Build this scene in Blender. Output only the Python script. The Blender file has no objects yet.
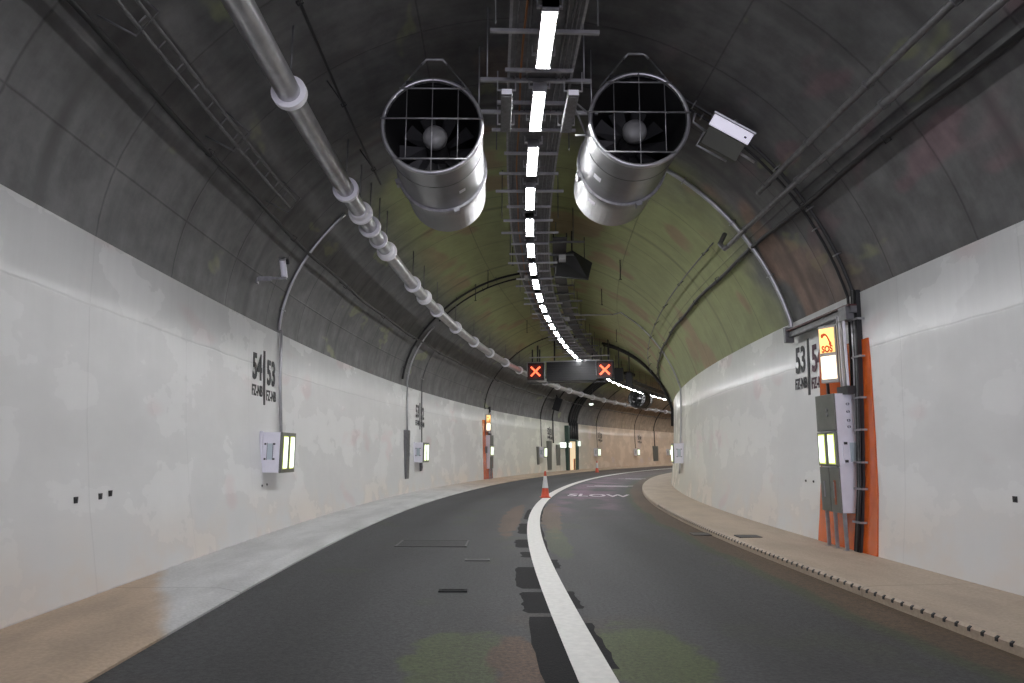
import bpy, math, random
import numpy as np
from mathutils import Vector, Matrix
random.seed(7)
R = random.Random(11)
PI = math.pi
C = bpy.context.scene.collection
H = 1.6                                   # camera height above the road
# ---------------------------------------------------------------- tunnel alignment
KN = [-14, 6, 12, 18, 24, 30, 38, 48, 60, 80, 110, 160.]
KV = [-.0015, .0032, .0090, .0108, .0098, .0075, .0074, .0087, .0071, .0049, .0028, .0006]
KN2 = [-14, -4] + KN[1:]
KV2 = [-.0026, -.0026] + KV[1:]
SS = np.arange(-34, 140.01, .05)
kap = np.interp(SS, KN2, KV2)
hh = np.cumsum(kap) * .05
i0 = int(np.argmin(abs(SS)))
hh = hh - hh[i0] - .0482
xx = np.cumsum(np.sin(hh)) * .05; yy = np.cumsum(np.cos(hh)) * .05
xx -= xx[i0]; yy -= yy[i0]
def frame(s):
    return float(np.interp(s, SS, xx)), float(np.interp(s, SS, yy)), float(np.interp(s, SS, hh))
def P(s, o, z):
    """station s along the tunnel, offset o to the right, height z above the eye"""
    x, y, h = frame(s)
    return Vector((x + o * math.cos(h), y - o * math.sin(h), z + H - .0005 * s + .22e-4 * max(s - 20, 0) ** 2))
CO, CZ, RR = .66, 1.13, 5.53              # lining circle
def ring(s, th, r=RR):
    if th < -1.0: k = (-1.0 - th)/.34; r -= .21*k*k
    return P(s, CO + r * math.sin(th), CZ + r * math.cos(th))
WZ = [-1.5, -.6, .3, 1.6, 2.44]
WL0 = [-4.06, -4.23, -4.35, -4.45, -4.47]; WL1 = [-4.34, -4.38, -4.42, -4.46, -4.47]
def WLPs(s):
    t = min(1, max(0, (s - 10)/20.)); t = t*t*(3-2*t)
    return [(z, a + (b - a)*t) for z, a, b in zip(WZ, WL0, WL1)]
WRP = [(-1.48, 5.74), (-.6, 5.85), (.3, 5.91), (1.5, 5.97), (2.56, 5.99)]
def wall_o(z, side, s=13.):
    p = WLPs(s) if side < 0 else WRP
    return float(np.interp(z, [a for a, b in p], [b for a, b in p]))

# ---------------------------------------------------------------- mesh builder
class MB:
    def __init__(s): s.v = []; s.f = []; s.sm = []; s.uv = []
    def add(s, vs, fs, smooth=False, uvs=None):
        b = len(s.v); s.v += [tuple(v) for v in vs]
        for i, f in enumerate(fs):
            s.f.append([b + k for k in f]); s.sm.append(smooth if not isinstance(smooth, list) else smooth[i])
            s.uv.append([uvs[k] for k in f] if uvs else [(0, 0)] * len(f))
        return s
    def box(s, lo, hi, M=None):
        x0, y0, z0 = lo; x1, y1, z1 = hi
        vs = [Vector(p) for p in ((x0,y0,z0),(x1,y0,z0),(x1,y1,z0),(x0,y1,z0),(x0,y0,z1),(x1,y0,z1),(x1,y1,z1),(x0,y1,z1))]
        if M: vs = [M @ v for v in vs]
        return s.add(vs, [(0,3,2,1),(4,5,6,7),(0,1,5,4),(1,2,6,5),(2,3,7,6),(3,0,4,7)])
    def hexa(s, vs): return s.add(vs, [(0,3,2,1),(4,5,6,7),(0,1,5,4),(1,2,6,5),(2,3,7,6),(3,0,4,7)])
    def tube(s, pts, r, n=10, caps=True):
        pts = [Vector(p) for p in pts]; rs = r if isinstance(r, (list, tuple)) else [r] * len(pts)
        rings = []; up = None
        for i, p in enumerate(pts):
            t = (pts[min(i+1, len(pts)-1)] - pts[max(i-1, 0)]).normalized()
            if up is None:
                up = Vector((0,0,1)) if abs(t.z) < .9 else Vector((1,0,0))
            a = t.cross(up).normalized(); b = a.cross(t).normalized(); up = b
            rings.append([p + (a * math.cos(2*PI*k/n) + b * math.sin(2*PI*k/n)) * rs[i] for k in range(n)])
        vs = [v for q in rings for v in q]; fs = []; sm = []
        for i in range(len(pts)-1):
            for k in range(n):
                k2 = (k+1) % n; fs.append((i*n+k, (i+1)*n+k, (i+1)*n+k2, i*n+k2)); sm.append(True)
        if caps:
            fs.append(tuple(range(n))); sm.append(False)
            fs.append(tuple((len(pts)-1)*n + k for k in reversed(range(n)))); sm.append(False)
        return s.add(vs, fs, sm)
    def lathe(s, prof, n=32, M=None, smooth=True):
        """prof: (radius, y) pairs turned about local Y"""
        vs = []
        for r, y in prof:
            for k in range(n):
                a = 2*PI*k/n; vs.append(Vector((r*math.cos(a), y, r*math.sin(a))))
        if M: vs = [M @ v for v in vs]
        fs = []
        for i in range(len(prof)-1):
            for k in range(n):
                k2 = (k+1) % n; fs.append((i*n+k, i*n+k2, (i+1)*n+k2, (i+1)*n+k))
        return s.add(vs, fs, smooth)
    def prism(s, poly, y0, y1, M=None):
        n = len(poly); vs = [Vector((x, y0, z)) for x, z in poly] + [Vector((x, y1, z)) for x, z in poly]
        if M: vs = [M @ v for v in vs]
        fs = [tuple(range(n)), tuple(reversed(range(n, 2*n)))] + [(k, n+k, n+(k+1) % n, (k+1) % n) for k in range(n)]
        return s.add(vs, fs)
    def sweep(s, s0, s1, prof, step=.5, smooth=False, vv=None):
        fn = prof if callable(prof) else None
        if fn: prof = fn(s0)
        """open strip of (o,z) points carried along the tunnel; uv = (s, profile length)"""
        n = max(1, int(round((s1-s0)/step))); m = len(prof)
        L = [0.]
        for a, b in zip(prof, prof[1:]): L.append(L[-1] + math.hypot(a[0]-b[0], a[1]-b[1]))
        if vv: L = vv
        vs = []; uvs = []
        for i in range(n+1):
            q = s0 + (s1-s0)*i/n
            if fn: prof = fn(q)
            for j, (o, z) in enumerate(prof): vs.append(P(q, o, z)); uvs.append((q, L[j]))
        fs = [(i*m+j, i*m+j+1, (i+1)*m+j+1, (i+1)*m+j) for i in range(n) for j in range(m-1)]
        return s.add(vs, fs, smooth, uvs)
    def bar(s, s0, s1, prof, step=.5):
        """closed profile swept along the tunnel with caps"""
        n = max(1, int(round((s1-s0)/step))); m = len(prof); vs = []
        for i in range(n+1):
            q = s0 + (s1-s0)*i/n
            for o, z in prof: vs.append(P(q, o, z))
        fs = [(i*m+j, i*m+(j+1) % m, (i+1)*m+(j+1) % m, (i+1)*m+j) for i in range(n) for j in range(m)]
        fs += [tuple(reversed(range(m))), tuple(n*m+k for k in range(m))]
        return s.add(vs, fs)
    def build(s, name, mat, parent=None, bevel=0):
        me = bpy.data.meshes.new(name); me.from_pydata(s.v, [], s.f)
        me.polygons.foreach_set('use_smooth', s.sm)
        l = me.uv_layers.new(name='UVMap'); flat = [c for f in s.uv for u in f for c in u]
        l.data.foreach_set('uv', flat)
        me.materials.append(mat); me.update()
        import bmesh
        if s.fixn:
            bm = bmesh.new(); bm.from_mesh(me); bmesh.ops.recalc_face_normals(bm, faces=bm.faces); bm.to_mesh(me); bm.free()
        o = bpy.data.objects.new(name, me); C.objects.link(o)
        if parent: o.parent = parent
        if bevel:
            b = o.modifiers.new('bevel', 'BEVEL'); b.width = bevel; b.segments = 2; b.limit_method = 'ANGLE'
        return o
    fixn = True
def lean_y(mb, side, zref, zoff=0., s=13.):
    """let a piece follow the lean of the wall (local z + zoff = height above the eye)"""
    mb.v = [(x, y + side*(wall_o(z + zoff, side, s) - wall_o(zref, side, s)), z) for x, y, z in mb.v]; return mb
def rect(o0, z0, o1, z1): return [(o0, z0), (o1, z0), (o1, z1), (o0, z1)]
def disc(o, z, r, n=8): return [(o + r*math.cos(2*PI*k/n), z + r*math.sin(2*PI*k/n)) for k in range(n)]
def tag(o, label, cat, group=None, kind=None):
    if label: o['label'] = label
    if cat: o['category'] = cat
    if group: o['group'] = group
    if kind: o['kind'] = kind
    return o
def thing(name, label, cat, loc=(0,0,0), rotz=0, group=None):
    o = bpy.data.objects.new(name, None); C.objects.link(o); o.empty_display_size = .2
    o.location = loc; o.rotation_euler = (0, 0, rotz)
    return tag(o, label, cat, group)
def struct(o): o['kind'] = 'structure'; return o
def dup(root, loc, rotz, label, group=None):
    r = root.copy(); C.objects.link(r); r.location = loc; r.rotation_euler = (0, 0, rotz)
    r['label'] = label
    if group: r['group'] = group
    for ch in list(root.children):
        c = ch.copy(); C.objects.link(c); c.parent = r
        for g in ch.children:
            e = g.copy(); C.objects.link(e); e.parent = c
    return r
def local(root, pts):
    """world points into a thing's frame"""
    M = Matrix.Translation(root.location) @ Matrix.Rotation(root.rotation_euler[2], 4, 'Z'); I = M.inverted()
    return [I @ Vector(p) for p in pts]
def relocal(mb, root):
    mb.v = [tuple(v) for v in local(root, mb.v)]; return mb

# ---------------------------------------------------------------- materials
def mat(name, col, rough=.5, metal=0., emit=None, es=0., noise=0., nscale=20., bump=0., coat=0.):
    m = bpy.data.materials.new(name); m.use_nodes = True; nt = m.node_tree; b = nt.nodes['Principled BSDF']
    b.inputs['Base Color'].default_value = (*col, 1); b.inputs['Roughness'].default_value = rough
    b.inputs['Metallic'].default_value = metal
    if coat: b.inputs['Coat Weight'].default_value = coat; b.inputs['Coat Roughness'].default_value = .15
    if emit: b.inputs['Emission Color'].default_value = (*emit, 1); b.inputs['Emission Strength'].default_value = es
    if noise or bump:
        tc = nt.nodes.new('ShaderNodeTexCoord'); n = nt.nodes.new('ShaderNodeTexNoise'); n.inputs['Scale'].default_value = nscale
        n.inputs['Detail'].default_value = 5
        nt.links.new(tc.outputs['Object'], n.inputs['Vector'])
        mr = nt.nodes.new('ShaderNodeMapRange'); mr.inputs[1].default_value = .3; mr.inputs[2].default_value = .7
        mr.inputs[3].default_value = 1-noise; mr.inputs[4].default_value = 1+noise*.5
        nt.links.new(n.outputs['Fac'], mr.inputs[0])
        vm = nt.nodes.new('ShaderNodeVectorMath'); vm.operation = 'SCALE'; vm.inputs[0].default_value = col
        nt.links.new(mr.outputs[0], vm.inputs['Scale']); nt.links.new(vm.outputs[0], b.inputs['Base Color'])
        if bump:
            bp = nt.nodes.new('ShaderNodeBump'); bp.inputs['Strength'].default_value = bump; bp.inputs['Distance'].default_value = .02
            nt.links.new(n.outputs['Fac'], bp.inputs['Height']); nt.links.new(bp.outputs[0], b.inputs['Normal'])
    return m
class NT:
    """small helper to write node expressions"""
    def __init__(s, name):
        s.m = bpy.data.materials.new(name); s.m.use_nodes = True; s.t = s.m.node_tree; s.b = s.t.nodes['Principled BSDF']
        uv = s.t.nodes.new('ShaderNodeUVMap'); sp = s.t.nodes.new('ShaderNodeSeparateXYZ')
        s.L(uv.outputs[0], sp.inputs[0]); s.uv = uv.outputs[0]; s.S = sp.outputs[0]; s.V = sp.outputs[1]
        s.obj = s.t.nodes.new('ShaderNodeTexCoord').outputs['Object']
    def L(s, a, b): s.t.links.new(a, b)
    def sock(s, x, i):
        if isinstance(x, (int, float)): i.default_value = x
        elif isinstance(x, tuple): i.default_value = (*x, 1) if len(i.default_value) == 4 else x
        else: s.L(x, i)
    def math(s, op, a, b=0., c=None, clamp=False):
        n = s.t.nodes.new('ShaderNodeMath'); n.operation = op; n.use_clamp = clamp; s.sock(a, n.inputs[0]); s.sock(b, n.inputs[1])
        if c is not None: s.sock(c, n.inputs[2])
        return n.outputs[0]
    def noise(s, scale, vec=None, detail=4, mul=None, rough=.55):
        vec = vec or s.obj
        if mul:
            v = s.t.nodes.new('ShaderNodeVectorMath'); v.operation = 'MULTIPLY'; s.L(vec, v.inputs[0]); v.inputs[1].default_value = mul; vec = v.outputs[0]
        n = s.t.nodes.new('ShaderNodeTexNoise'); n.inputs['Scale'].default_value = scale; n.inputs['Detail'].default_value = detail
        n.inputs['Roughness'].default_value = rough
        s.L(vec, n.inputs['Vector']); return n.outputs['Fac']
    def ramp(s, x, a, b, lo=0., hi=1., smooth=True):
        n = s.t.nodes.new('ShaderNodeMapRange'); n.clamp = True
        if smooth: n.interpolation_type = 'SMOOTHSTEP'
        s.sock(x, n.inputs[0]); n.inputs[1].default_value = a; n.inputs[2].default_value = b
        n.inputs[3].default_value = lo; n.inputs[4].default_value = hi; return n.outputs[0]
    def mix(s, f, a, b):
        n = s.t.nodes.new('ShaderNodeMix'); n.data_type = 'RGBA'; s.sock(f, n.inputs[0]); s.sock(a, n.inputs[6]); s.sock(b, n.inputs[7]); return n.outputs[2]
    def scale(s, c, f):
        v = s.t.nodes.new('ShaderNodeVectorMath'); v.operation = 'SCALE'; s.sock(c, v.inputs[0]); s.sock(f, v.inputs['Scale']); return v.outputs[0]
    def seam(s, x, period, width, off=0.):
        """1 near multiples of period"""
        a = s.math('ADD', x, 1000*period - off); f = s.math('PINGPONG', a, period/2)
        return s.ramp(f, width, 0., 0., 1.)
    def band(s, x, a, b, soft=.03):
        return s.math('MULTIPLY', s.ramp(x, a-soft, a+soft), s.ramp(x, b-soft, b+soft, 1., 0.))
    def bump(s, h, strength=.3, dist=.02):
        n = s.t.nodes.new('ShaderNodeBump'); n.inputs['Strength'].default_value = strength; n.inputs['Distance'].default_value = dist
        s.L(h, n.inputs['Height']); s.L(n.outputs[0], s.b.inputs['Normal'])
    def col(s, c): s.sock(c, s.b.inputs['Base Color'])

def ceiling_mat():
    n = NT('bare concrete lining')
    g = (.124, .124, .125)
    big = n.noise(.35, n.uv, 3); mid = n.noise(1.6, n.uv, 6, rough=.65); streak = n.noise(1.3, n.uv, 4, mul=(3.5, .5, 1))
    # green-grey tint on the further lining, with rusty and purple stains
    green = n.math('MULTIPLY', n.ramp(n.math('ADD', n.S, n.math('MULTIPLY', big, 6.)), 15.5, 18.), n.ramp(n.V, 3.1, 4.6))
    green = n.math('MULTIPLY', green, n.ramp(n.V, 12.6, 14.6, 1., .8))
    blob = n.ramp(n.noise(.75, n.uv, 2), .60, .63)
    green = n.math('MAXIMUM', green, n.math('MULTIPLY', n.ramp(n.noise(.8, n.uv, 3, mul=(.6, 1.3, 1)), .62, .68), .4))
    c = n.mix(green, g, (.30, .33, .15))
    rust = n.math('MULTIPLY', n.ramp(n.noise(.55, n.uv, 2, mul=(.8, .7, 1)), .56, .63), n.math('MULTIPLY', n.ramp(n.S, 9, 13), n.ramp(n.V, 3.6, 4.6)))
    c = n.mix(n.math('MULTIPLY', rust, .6), c, (.30, .18, .12))
    pur = n.math('MULTIPLY', n.math('MULTIPLY', n.ramp(n.noise(.62, n.uv, 2, mul=(.8, 1.3, 1)), .55, .62), n.ramp(n.V, 9., 10.5)), n.ramp(n.S, 14, 10.))
    c = n.mix(n.math('MULTIPLY', pur, .7), c, (.20, .13, .145))
    tan = n.math('MULTIPLY', n.ramp(n.S, 62, 74), .8)
    c = n.mix(tan, c, (.34, .25, .17))
    f = n.math('MULTIPLY', n.ramp(mid, .3, .72, .72, 1.24), n.ramp(streak, .3, .75, .86, 1.12))
    ga = n.math('MULTIPLY', green, .65); f = n.math('ADD', n.math('MULTIPLY', f, n.math('SUBTRACT', 1., ga)), ga)
    # formwork joints: rings every 1.86 m, lengthwise joints
    rs = n.seam(n.S, 1.86, .03, .4); shade_bands = n.math('MULTIPLY', n.seam(n.S, 5.58, .16, 1.2), .8)
    ls = n.seam(n.V, 2.35, .022, .9)
    f = n.math('MULTIPLY', f, n.math('SUBTRACT', 1., n.math('MULTIPLY', n.math('MAXIMUM', rs, ls), .38)))
    f = n.math('MULTIPLY', f, n.math('SUBTRACT', 1., n.math('MULTIPLY', shade_bands, n.ramp(mid, .35, .6, .2, .5))))  # wide shadow bands along the rings, painted into the concrete colour
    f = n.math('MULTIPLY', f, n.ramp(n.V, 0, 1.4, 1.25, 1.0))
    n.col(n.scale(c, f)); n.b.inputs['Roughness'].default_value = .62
    h = n.math('SUBTRACT', mid, n.math('MULTIPLY', n.math('MAXIMUM', rs, ls), .8)); n.bump(h, .35, .03)
    return n.m
def wall_mat(side):
    n = NT('glossy pale wall coating ' + ('left' if side < 0 else 'right'))
    c = (.76, .76, .76)
    mid = n.noise(.55, n.uv, 5, mul=(1, 1.4, 1)); drip = n.noise(2.2, n.uv, 5, mul=(3., .22, 1)); fine = n.noise(9, n.uv, 5)
    far = n.ramp(n.math('ADD', n.S, n.math('MULTIPLY', mid, 10.)), 36, 60)
    if side > 0: far = n.ramp(n.math('ADD', n.S, n.math('MULTIPLY', mid, 5.)), 14, 34)
    c = n.mix(n.math('MULTIPLY', far, .75), c, (.68, .67, .55))
    tn = n.ramp(n.math('ADD', n.S, n.math('MULTIPLY', mid, 8.)), 60, 74)
    c = n.mix(n.math('MULTIPLY', tn, .85), c, (.72, .53, .38))
    blot = n.ramp(n.noise(.5, n.uv, 2, mul=(.9, 1.6, 1)), .60, .70)
    low = n.ramp(n.V, 1.0, .1) if side < 0 else n.ramp(n.V, 1.2, .2)
    c = n.mix(n.math('MULTIPLY', blot, .55), c, (.70, .58, .59))
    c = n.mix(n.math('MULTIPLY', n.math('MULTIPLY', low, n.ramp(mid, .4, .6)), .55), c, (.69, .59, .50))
    jt = n.ramp(n.math('ABSOLUTE', n.math('SUBTRACT', n.V, n.math('ADD', 3.08, n.math('MULTIPLY', n.noise(.6, n.uv, 2), .12)))), .022, .0)
    vj = n.seam(n.S, 2.4, .018, 7.75 if side < 0 else 9.6)
    f = n.math('MULTIPLY', n.math('SUBTRACT', 1., n.math('MULTIPLY', n.ramp(drip, .75, .3, 0., .05), n.ramp(n.V, 2.2, 3.3, .12, 1.))), n.ramp(mid, .3, .7, .93, 1.05))
    f = n.math('MULTIPLY', f, n.math('SUBTRACT', 1., n.math('MULTIPLY', n.math('MAXIMUM', n.math('MULTIPLY', jt, .6), n.math('MULTIPLY', vj, .35)), .22)))
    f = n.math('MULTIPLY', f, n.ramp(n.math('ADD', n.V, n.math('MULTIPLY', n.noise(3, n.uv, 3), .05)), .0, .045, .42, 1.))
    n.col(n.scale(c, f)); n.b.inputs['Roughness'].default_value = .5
    n.b.inputs['Coat Weight'].default_value = .36; n.sock(n.ramp(mid, .3, .7, .22, .30), n.b.inputs['Coat Roughness'])
    h = n.math('SUBTRACT', n.math('ADD', n.math('MULTIPLY', n.math('MULTIPLY', drip, n.ramp(n.V, 2.9, 3.5, .0, 1.)), .8), n.math('MULTIPLY', fine, .06)), n.math('MULTIPLY', n.math('MAXIMUM', jt, n.math('MULTIPLY', vj, .6)), .5))
    n.bump(h, .28, .035)
    return n.m
def asphalt_mat():
    n = NT('dark asphalt')
    fine = n.noise(26, n.obj, 4, rough=.8); mid = n.noise(.7, n.uv, 5, mul=(.35, 1.4, 1)); spk = n.noise(160, n.obj, 2, rough=.8)
    c = (.045, .045, .048)
    # wheel tracks
    tr = n.math('ADD', n.band(n.V, 2.3, 3.1, .35), n.band(n.V, 5.0, 5.7, .4))
    tr2 = n.band(n.V, .8, 1.5, .35)
    b = n.ramp(n.noise(.42, n.uv, 3, mul=(.8, 1., 1)), .57, .66)
    near = n.ramp(n.S, 8.5, 6.2)
    c = n.mix(n.math('MULTIPLY', n.math('MULTIPLY', b, near), .55), c, (.060, .043, .030))
    gr = n.ramp(n.noise(.6, n.uv, 2, mul=(.9, 1.3, 2)), .60, .66)
    c = n.mix(n.math('MULTIPLY', gr, .35), c, (.048, .056, .030))
    ev = n.math('ADD', n.V, n.math('MULTIPLY', n.noise(.5, n.uv, 2), .35))
    c = n.mix(n.math('MULTIPLY', n.ramp(ev, 6.45, 6.65), .7), c, (.045, .058, .022))
    c = n.mix(n.math('MULTIPLY', n.ramp(ev, 6.68, 6.82), .85), c, (.095, .056, .034))
    def spot(c, s0, v0, ls, lv, colr, amt):
        a = n.math('DIVIDE', n.math('SUBTRACT', n.S, s0), ls); b_ = n.math('DIVIDE', n.math('SUBTRACT', n.V, v0), lv)
        dd = n.math('ADD', n.math('ADD', n.math('MULTIPLY', a, a), n.math('MULTIPLY', b_, b_)), n.math('MULTIPLY', n.noise(2.2, n.uv, 5), 2.2))
        return n.mix(n.ramp(dd, 2.2, 1.75, 0., amt), c, colr)
    c = spot(c, 5.6, 2.55, 1.0, .45, (.062, .078, .026), .9)
    c = spot(c, 5.5, 3.02, .8, .26, (.098, .054, .032), .95)
    c = spot(c, 5.7, 4.1, 1.1, .45, (.060, .076, .024), .9)
    c = spot(c, 17.5, 3.0, 4.0, .26, (.11, .065, .042), .9)
    c = spot(c, 18.0, 3.95, 4.5, .28, (.105, .068, .042), .9)
    c = spot(c, 13.0, 3.95, 2.6, .22, (.062, .075, .030), .6)
    # reddish surface under the lane wording
    red = n.math('MULTIPLY', n.math('MULTIPLY', n.band(n.S, 20, 58, 4.), n.band(n.V, 4.0, 5.9, .35)), n.ramp(n.noise(.5, n.uv, 3), .38, .55))
    c = n.mix(n.math('MULTIPLY', red, 1.), c, (.15, .085, .13))
    tan = n.math('MULTIPLY', n.ramp(n.S, 36, 60), .6)
    c = n.mix(tan, c, (.085, .062, .048))
    f = n.math('MULTIPLY', n.ramp(fine, .3, .7, .55, 1.45), n.ramp(mid, .3, .7, .85, 1.15))
    f = n.math('MULTIPLY', f, n.math('SUBTRACT', 1., n.math('MULTIPLY', n.math('ADD', tr, tr2), .22)))
    f = n.math('ADD', f, n.ramp(spk, .68, .8, 0., .7))
    n.col(n.scale(c, f)); n.b.inputs['Roughness'].default_value = .68
    n.bump(fine, .5, .012); return n.m
def walkway_mat(side):
    n = NT('walkway concrete ' + ('left' if side < 0 else 'right'))
    mid = n.noise(1.1, n.uv, 6, mul=(.6, 1.6, 1)); fine = n.noise(30, n.obj, 4)
    big = n.noise(.8, n.uv, 2)
    tan = (.44, .335, .245)
    if side < 0:
        t = n.ramp(n.math('ADD', n.math('ADD', n.S, n.math('MULTIPLY', n.V, 2.1)), n.math('MULTIPLY', big, 1.2)), 10.5, 11.0, 1., 0.)
        t = n.math('MAXIMUM', t, n.ramp(n.S, 24, 38))
        c = n.mix(t, (.52, .52, .52), tan)
    else:
        c = n.mix(n.ramp(mid, .4, .6, 0., .3), (.43, .345, .265), (.36, .30, .235))
    f = n.math('MULTIPLY', n.ramp(mid, .3, .7, .84, 1.12), n.ramp(fine, .3, .7, .9, 1.08))
    jt = n.seam(n.S, 6.2, .02, 1.9)
    f = n.math('MULTIPLY', f, n.math('SUBTRACT', 1., n.math('MULTIPLY', jt, .35)))
    n.col(n.scale(c, f)); n.b.inputs['Roughness'].default_value = .6
    n.bump(n.math('ADD', mid, n.math('MULTIPLY', fine, .3)), .25, .02); return n.m

M = dict(
    ceil=ceiling_mat(), wl=wall_mat(-1), wr=wall_mat(1), road=asphalt_mat(), kl=walkway_mat(-1), kr=walkway_mat(1),
    paint=mat('white road paint', (.72, .71, .68), .55, noise=.10, nscale=14, bump=.2),
    rpaint=mat('worn pinkish white road paint', (.62, .55, .60), .6, noise=.25, nscale=9),
    patch=mat('fresh black asphalt', (.012, .012, .013), .95, noise=.4, nscale=60, bump=.4),
    lamp=mat('white lamp diffuser', (.9, .9, .9), .4, emit=(.985, .99, 1.), es=100.),
    steel=mat('brushed steel', (.46, .46, .48), .36, .8, noise=.12, nscale=6),
    casing=mat('brushed fan casing', (.25, .25, .26), .36, .85, noise=.15, nscale=3),
    pipe=mat('galvanised pipe', (.46, .46, .48), .38, .75, noise=.2, nscale=5),
    collar=mat('white pipe collar', (.88, .87, .92), .45, noise=.05, nscale=8),
    galv=mat('galvanised steel', (.36, .36, .37), .45, .7, noise=.25, nscale=12),
    dgalv=mat('dull grey steel', (.17, .17, .175), .5, .5, noise=.25, nscale=12),
    black=mat('black rubber cable', (.012, .012, .013), .5),
    dark=mat('black painted metal', (.018, .018, .020), .45, noise=.2, nscale=8),
    fandark=mat('dark fan interior', (.010, .010, .011), .6),
    lightgrey=mat('light grey enclosure', (.42, .42, .42), .4, noise=.1, nscale=6),
    hub=mat('grey fan hub', (.20, .20, .20), .4, noise=.1, nscale=6),
    lav=mat('pale lavender grey painted metal', (.80, .79, .86), .4, noise=.06, nscale=6),
    grey=mat('olive grey painted metal', (.155, .158, .14), .42, .2, noise=.12, nscale=8),
    glass=mat('pale blue grey window', (.50, .58, .62), .15),
    orange=mat('orange painted panel', (.62, .115, .015), .22, noise=.15, nscale=3, coat=.5),
    num=mat('dark grey stencil paint', (.035, .035, .038), .6, noise=.2, nscale=30),
    numr=mat('faded maroon stencil paint', (.075, .028, .045), .6),
    green=mat('dark green painted steel', (.035, .075, .06), .4, noise=.15, nscale=6),
    lit=mat('pale green white lit panel', (.8, .9, .8), .4, emit=(.90, 1., .88), es=1.6),
    litrim=mat('yellow edge of lit panel', (.6, .65, .1), .4, emit=(.75, .85, .25), es=.6),
    sosy=mat('lit yellow sign face', (.9, .7, .3), .4, emit=(1., .60, .19), es=1.15),
    sosw=mat('lit cream sign face', (.9, .8, .6), .4, emit=(1., .80, .56), es=1.8),
    sosink=mat('red orange sign ink', (.5, .05, .01), .5, emit=(.75, .12, .02), es=.35),
    cross=mat('lit red cross lamps', (.9, .2, .1), .4, emit=(1., .115, .045), es=2.6),
    crossback=mat('dark sign face with red glow', (.03, .012, .01), .4, emit=(.35, .02, .01), es=.12),
    conew=mat('white reflective sleeve', (.75, .75, .75), .35, noise=.05, nscale=20),
    coner=mat('red orange cone plastic', (.60, .085, .04), .45, noise=.1, nscale=10),
    decal=mat('orange lettering strip', (.36, .10, .03), .5, noise=.5, nscale=40),
    door=mat('lit cream lobby wall', (.8, .62, .4), .5, emit=(1., .78, .50), es=.55),
    bright=mat('white plate with added glow', (.78, .76, .86), .3, emit=(.8, .78, .9), es=.35),  # no lamp: a weak glow is added for the light the plate catches
    cable_o=mat('orange cable', (.30, .12, .04), .5),
)
# ================================================================ THE SETTING
S0, S1 = -32, 128
m = MB(); m.sweep(S0, S1, [(-2.70, -1.577), (-1.5, -1.583), (.85, -1.594), (2.6, -1.604), (4.40, -1.616)], .5); m.fixn = False
struct(m.build('floor', M['road']))
m = MB(); m.sweep(S0, S1, [(-4.50, -1.5), (-3.5, -1.503), (-2.92, -1.506), (-2.70, -1.548), (-2.68, -1.556), (-2.68, -1.60)], .5)
struct(m.build('walkway_left', M['kl']))
m = MB(); m.sweep(S0, S1, [(4.375, -1.64), (4.378, -1.535), (4.41, -1.508), (4.6, -1.50), (5.1, -1.492), (5.82, -1.48)], .5)
kr = struct(m.build('walkway_right', M['kr']))
def wprof(side):
    def f(q):
        pr = [(o, z) for z, o in (WLPs(q) if side < 0 else WRP)]
        return [(pr[0][0], -1.53)] + pr + [(pr[-1][0] + side*.06, pr[-1][1])]
    return f
for side, nm in ((-1, 'wall_left'), (1, 'wall_right')):
    zz = [z + 1.5 for z in (WZ if side < 0 else [a for a, b in WRP])]; zz = [-.03] + zz + [zz[-1]]
    m = MB(); m.sweep(S0, S1, wprof(side), .5, smooth=True, vv=zz)
    struct(m.build(nm, M['wl' if side < 0 else 'wr']))
def lining(t):
    r_ = RR
    if t < -1.0:      # the left springing sits a little inside the circle
        k = (-1.0 - t)/.34; r_ = RR - .21*k*k
    return CO + r_*math.sin(t), CZ + r_*math.cos(t)
tl, tr = -1.325, math.atan2(5.34, 1.43)
prof = [lining(t) for t in np.linspace(tl, tr + .01, 57)]
m = MB(); m.sweep(S0, S1, prof, .5, smooth=True); struct(m.build('ceiling', M['ceil']))
# ---------------------------------------------------------------- road marks
def strip(s0, s1, o0, o1, z, th=.006, step=.4):
    m = MB(); m.bar(s0, s1, rect(o0, z, o1, z + th), step); return m
def roadz(o): return -1.583 - .0055*(o + 1.5)
ln = strip(S0, 118, .715, .995, roadz(.85)-.002, .011).build('lane_line', M['paint'])
tag(ln, 'long solid white line curving down the middle of the dark road', 'road marking')
dp = [(4.6, 7.05, .46, .72), (7.2, 8.25, .45, .72), (8.45, 10.0, .44, .72), (10.9, 11.5, .56, .72), (12.0, 13.1, .48, .72), (14.0, 16.0, .53, .73), (17, 20, .60, .73), (9.9, 10.7, 1.0, 1.09), (7.4, 8.3, 1.0, 1.08), (5.4, 6.8, 1.0, 1.06), (11.5, 16, .99, 1.035), (16.5, 22, .99, 1.04)]
m = MB()
for a, b, o0, o1 in dp:
    n = 10; ptsL = []; 
    for i in range(n+1):
        q = a + (b-a)*i/n; j = R.uniform(-.02, .02) if o1 < .9 else 0; j2 = R.uniform(-.02, .02) if o0 > .9 else 0
        ptsL.append((q, o0 + j + (.05 if i in (0, n) and o1 < .9 else 0), o1 + j2))
    vs = []
    for q, x0, x1 in ptsL: vs += [P(q, x0, roadz(x0)+.004), P(q, x1, roadz(x1)+.004)]
    m.add(vs, [(2*i, 2*i+1, 2*i+3, 2*i+2) for i in range(n)])
ap = m.build('asphalt_repair', M['patch']); tag(ap, 'row of blacker asphalt repair patches running beside the white lane line', 'road patch', kind='stuff')

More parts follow.
